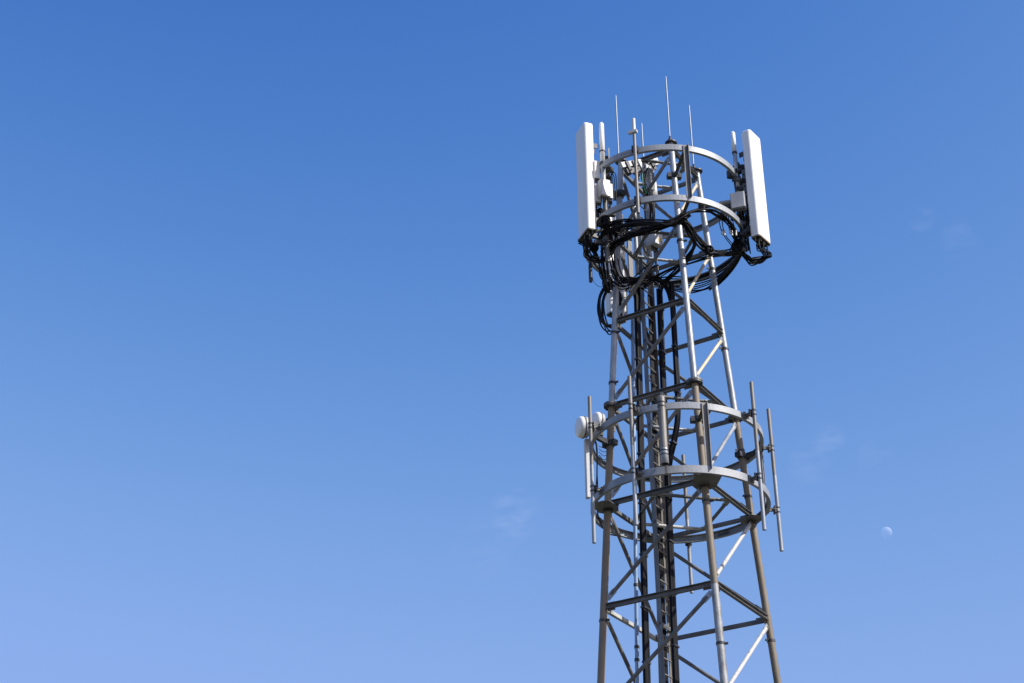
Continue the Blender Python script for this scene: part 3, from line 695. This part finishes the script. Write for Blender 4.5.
# clamp banks on the two mounts
for (px, y1, y0, yo, lab) in ((739.0, 167, 194, -.52, 'dark bank of pipe clamps and bolts left of the right panel'), (607.5, 166, 180, -.70, 'dark pipe clamp bank between the left rod antenna and the left leg'),
                              (742.5, 219, 240, -.47, 'dark clamp bank low on the mount behind the right panel')):
    p = at(px, y0, yo); t = thing('clamp_bank', p, lab, 'pipe clamps', 'pipe clamp banks on the panel mounts'); hh = zrow(p, y1) - p.z; nq = max(2, int(hh / .14))
    for q in range(nq):
        zc_ = hh * (q + .5) / nq; xo = random.uniform(-.02, .02)
        c = MB(); c.box((xo, 0, zc_), (.06 + random.uniform(-.012, .012), 0, 0), (0, .045, 0), (0, 0, .028))
        for s_ in (-.04, .04): c.tube([(xo + s_, -.085, zc_), (xo + s_, .05, zc_)], .009, 6); c.tube([(xo + s_, -.06, zc_), (xo + s_, -.045, zc_)], .017, 6)
        c.build('clamp', M['dark' if q % 2 == 0 else 'galv_dull'], t)
    m = MB(); m.box((.02, .03, hh / 2), (.012, 0, 0), (0, .012, 0), (0, 0, hh / 2)); m.build('spine', M['galv_dull'], t)
# arms from ring 2 to the right mount
for (a, b_, lab, mm) in ((at(720, 203, -.35), at(741, 200, -.3), 'short grey arm reaching from the second ring to the right mount', 'grey'), (at(716, 208, -.5), at(738, 207, -.3), 'dull steel arm just beneath the short grey arm at the right mount', 'galv_dull'),
                     (at(588, 233, -.68), at(607, 229, -.66), 'galvanised support arm under the base of the left panel', 'polelight')):
    o = a; t = thing('support_arm', a, lab, 'bracket arm', 'support arms at the panel mounts'); MB().tube([a, b_], .03, 10).build('pipe', M[mm], t, o); MB().box(b_, (.05, 0, 0), (0, .04, 0), (0, 0, .05)).build('clamp', M['dark'], t, o)
# hanging black cylinder and frayed end
p = at(590.8, 282, -.3); t = thing('cable_closure', p, 'short black cylinder dangling under the left panel', 'cable closure'); hh = zrow(p, 262) - p.z
MB().lathe([(0, 0), (.026, 0), (.03, .02), (.03, hh * .8), (.018, hh), (0, hh)], (0, 0, 0), n=14).build('body', M['dark'], t)
MB().tube(spline([(0, 0, hh), (.02, 0, hh + .1), (-.02, .02, hh + .25)]), .012, 6).build('cable', M['black'], t)
t = thing('cable_tail', at(586, 243, -.35), 'frayed black cable ends poking out left below the left panel', 'cable')
for k in range(9):
    a = at(588, 246, -.35); b_ = at(582 + random.uniform(-1, 2), 243 + random.uniform(-2, 3), -.35); c = at(577.5 + random.uniform(0, 3), 242 + random.uniform(-3, 4), -.35)
    MB().tube(spline([a, b_, c], 5), .009, 5).build('strand', M['black'], t, t.location)
a = [at(591, 270, -.3), at(594, 282, -.25), at(601, 287, -.2), at(608, 283, -.1)]
cable_run('thin_wire', 'thin drooping wire between the dangling cylinder and the cable coil', [a], .005, cat='wire')
# small wires under the dish on the middle rings
a = [[at(599, 446 + k * 3, 0), at(604, 448 + k * 4, 0), at(610, 446 + k * 3, 0)] for k in range(4)]
cable_run('thin_wire', 'thin wires strung between the left leg and the ring below the dishes', a, .005, cat='wire')
a = [[at(593 + k, 436, -.1), at(597, 446 + k * 5, -.05), at(597, 470, 0), at(596 + k, 492, .1), at(598, 515, .3), at(606, 532, .5), at(618, 536, .7)] for k in range(3)]
cable_run('dish_cable', 'thin black cables dropping from the dishes along the ring', a, .009, cat='cable')
for yy, xx in ((468, 599), (483, 598.5)):
    pass

# ------------------------------------------------------------------ moon
md = ray(886.3, 532.5).normalized(); mp = CAM + md * 3500
m = bpy.data.materials.new('moon_surface'); m.use_nodes = True; nt = m.node_tree; nt.nodes.clear()
o_ = nt.nodes.new('ShaderNodeOutputMaterial'); ad = nt.nodes.new('ShaderNodeAddShader'); tr = nt.nodes.new('ShaderNodeBsdfTransparent'); df = nt.nodes.new('ShaderNodeBsdfDiffuse')
nz = nt.nodes.new('ShaderNodeTexNoise'); nz.inputs['Scale'].default_value = .12; cr = nt.nodes.new('ShaderNodeValToRGB'); tcn = nt.nodes.new('ShaderNodeTexCoord')
cr.color_ramp.elements[0].color = (.09, .085, .075, 1); cr.color_ramp.elements[1].color = (.15, .14, .125, 1); cr.color_ramp.elements[0].position = .4; cr.color_ramp.elements[1].position = .6
nt.links.new(tcn.outputs['Object'], nz.inputs['Vector']); nt.links.new(nz.outputs['Fac'], cr.inputs[0]); nt.links.new(cr.outputs[0], df.inputs[0])
mxs = nt.nodes.new('ShaderNodeMixShader'); ge = nt.nodes.new('ShaderNodeNewGeometry'); tr2 = nt.nodes.new('ShaderNodeBsdfTransparent')
nt.links.new(tr.outputs[0], ad.inputs[0]); nt.links.new(df.outputs[0], ad.inputs[1])
nt.links.new(ge.outputs['Backfacing'], mxs.inputs[0]); nt.links.new(ad.outputs[0], mxs.inputs[1]); nt.links.new(tr2.outputs[0], mxs.inputs[2]); nt.links.new(mxs.outputs[0], o_.inputs[0])
mb = MB(); n = 24; R = 12.2; prof = [(max(R * math.sin(PI * k / n), 1e-4), -R * math.cos(PI * k / n)) for k in range(n + 1)]
mb.lathe(prof, (0, 0, 0), n=40); mo = mb.build('moon', m, origin=(0, 0, 0)); mo.location = mp
tag(mo, 'faint pale half moon low in the blue sky to the right of the tower', 'moon')

# ------------------------------------------------------------------ light and sky
SAZ, SEL = math.radians(62), math.radians(40)
S = Vector((math.sin(SAZ) * math.cos(SEL), -math.cos(SAZ) * math.cos(SEL), math.sin(SEL)))
sl = bpy.data.lights.new('sun', 'SUN'); sl.energy = 5.0; sl.angle = math.radians(.53); sl.color = (1, .955, .89)
so = bpy.data.objects.new('sun', sl); COL.objects.link(so); so.rotation_euler = (-S).to_track_quat('-Z', 'Y').to_euler(); so.location = (20, -20, 40)
w = bpy.data.worlds.new('World'); sc.world = w; w.use_nodes = True; nt = w.node_tree
SKYRESP = [(-.03, 2.2817, -1.6963, .673), (-.255, 2.5735, -1.1376, 1.131), (.1132, 1.9629, -.5363, 1.83)]
bg = nt.nodes['Background']; sk = nt.nodes.new('ShaderNodeTexSky'); sk.sky_type = 'NISHITA'; sk.sun_disc = False
sk.sun_elevation = SEL; sk.sun_rotation = math.atan2(S.x, S.y); sk.altitude = 50; sk.air_density = 1.0; sk.dust_density = .6; sk.ozone_density = 2.5
bg.inputs['Strength'].default_value = .11
# deepen the clear-air blue: per-channel response of the sky radiance
sep = nt.nodes.new('ShaderNodeSeparateColor'); cmb = nt.nodes.new('ShaderNodeCombineColor'); nt.links.new(sk.outputs[0], sep.inputs[0])
def MN(op, *v):
    q = nt.nodes.new('ShaderNodeMath'); q.operation = op
    for i_, x in enumerate(v):
        if isinstance(x, (int, float)): q.inputs[i_].default_value = x
        else: nt.links.new(x, q.inputs[i_])
    return q.outputs[0]
for ci, (c0_, c1_, c2_, xm) in enumerate(SKYRESP):
    x = MN('MINIMUM', MN('LOGARITHM', MN('MAXIMUM', sep.outputs[ci], .05), math.e), xm)
    y = MN('MULTIPLY_ADD', MN('MULTIPLY_ADD', x, c2_, c1_), x, c0_)
    over = MN('MAXIMUM', MN('SUBTRACT', MN('LOGARITHM', MN('MAXIMUM', sep.outputs[ci], .05), math.e), xm), 0.0)
    y = MN('MULTIPLY_ADD', over, (1.25, .95, .55)[ci], y)
    nt.links.new(MN('EXPONENT', y), cmb.inputs[ci])
# faint high wisps of cloud, fixed in sky direction
tcn = nt.nodes.new('ShaderNodeTexCoord'); last = None
def N(op, a, b_=None, c=None):
    q = nt.nodes.new('ShaderNodeMath'); q.operation = op
    for i_, v in enumerate((a, b_, c)):
        if v is None: continue
        if isinstance(v, (int, float)): q.inputs[i_].default_value = v
        else: nt.links.new(v, q.inputs[i_])
    return q.outputs[0]
mpn = nt.nodes.new('ShaderNodeMapping'); mpn.inputs['Rotation'].default_value = (0, .75, 0); mpn.inputs['Scale'].default_value = (.8, 1, 2.4)
nt.links.new(tcn.outputs['Generated'], mpn.inputs[0])
nz = nt.nodes.new('ShaderNodeTexNoise'); nz.inputs['Scale'].default_value = 60; nz.inputs['Detail'].default_value = 6; nz.inputs['Distortion'].default_value = .2
nt.links.new(mpn.outputs[0], nz.inputs['Vector'])
nr = nt.nodes.new('ShaderNodeMapRange'); nr.inputs['From Min'].default_value = .4; nr.inputs['From Max'].default_value = .72; nt.links.new(nz.outputs['Fac'], nr.inputs[0])
for px, py, rp, st in ((515, 514, 30, .085), (484, 546, 40, .035), (829, 442, 20, .09), (808, 462, 26, .045), (876, 455, 22, .04), (921, 218, 16, .06), (958, 240, 22, .04)):
    d = ray(px, py).normalized(); vm = nt.nodes.new('ShaderNodeVectorMath'); vm.operation = 'DOT_PRODUCT'; vm.inputs[1].default_value = d
    nv = nt.nodes.new('ShaderNodeVectorMath'); nv.operation = 'NORMALIZE'; nt.links.new(tcn.outputs['Generated'], nv.inputs[0]); nt.links.new(nv.outputs[0], vm.inputs[0])
    mr = nt.nodes.new('ShaderNodeMapRange'); mr.interpolation_type = 'SMOOTHSTEP'; mr.inputs['From Min'].default_value = math.cos(rp / FPX); mr.inputs['From Max'].default_value = 1; mr.inputs['To Max'].default_value = st
    nt.links.new(vm.outputs['Value'], mr.inputs[0]); last = mr.outputs[0] if last is None else N('ADD', last, mr.outputs[0])
fac = N('MULTIPLY', last, nr.outputs[0])
mx = nt.nodes.new('ShaderNodeMix'); mx.data_type = 'RGBA'; mx.inputs[7].default_value = (7.5, 8.0, 9.2, 1)
nt.links.new(fac, mx.inputs[0]); nt.links.new(cmb.outputs[0], mx.inputs[6]); nt.links.new(mx.outputs[2], bg.inputs['Color'])

# ------------------------------------------------------------------ camera and view
cam = bpy.data.cameras.new('camera'); cam.sensor_width = 36; cam.lens = FPX * 36 / 1024; cam.clip_start = .1; cam.clip_end = 12000
co = bpy.data.objects.new('camera', cam); COL.objects.link(co)
mt = Matrix.Identity(4)
for i_ in range(3): mt[i_][0] = RT[i_]; mt[i_][1] = UP[i_]; mt[i_][2] = -FW[i_]; mt[i_][3] = CAM[i_]
co.matrix_world = mt; sc.camera = co
vs = sc.view_settings; vs.view_transform = 'Standard'; vs.look = 'None'; vs.gamma = 1; vs.exposure = 0.25; vs.use_curve_mapping = False
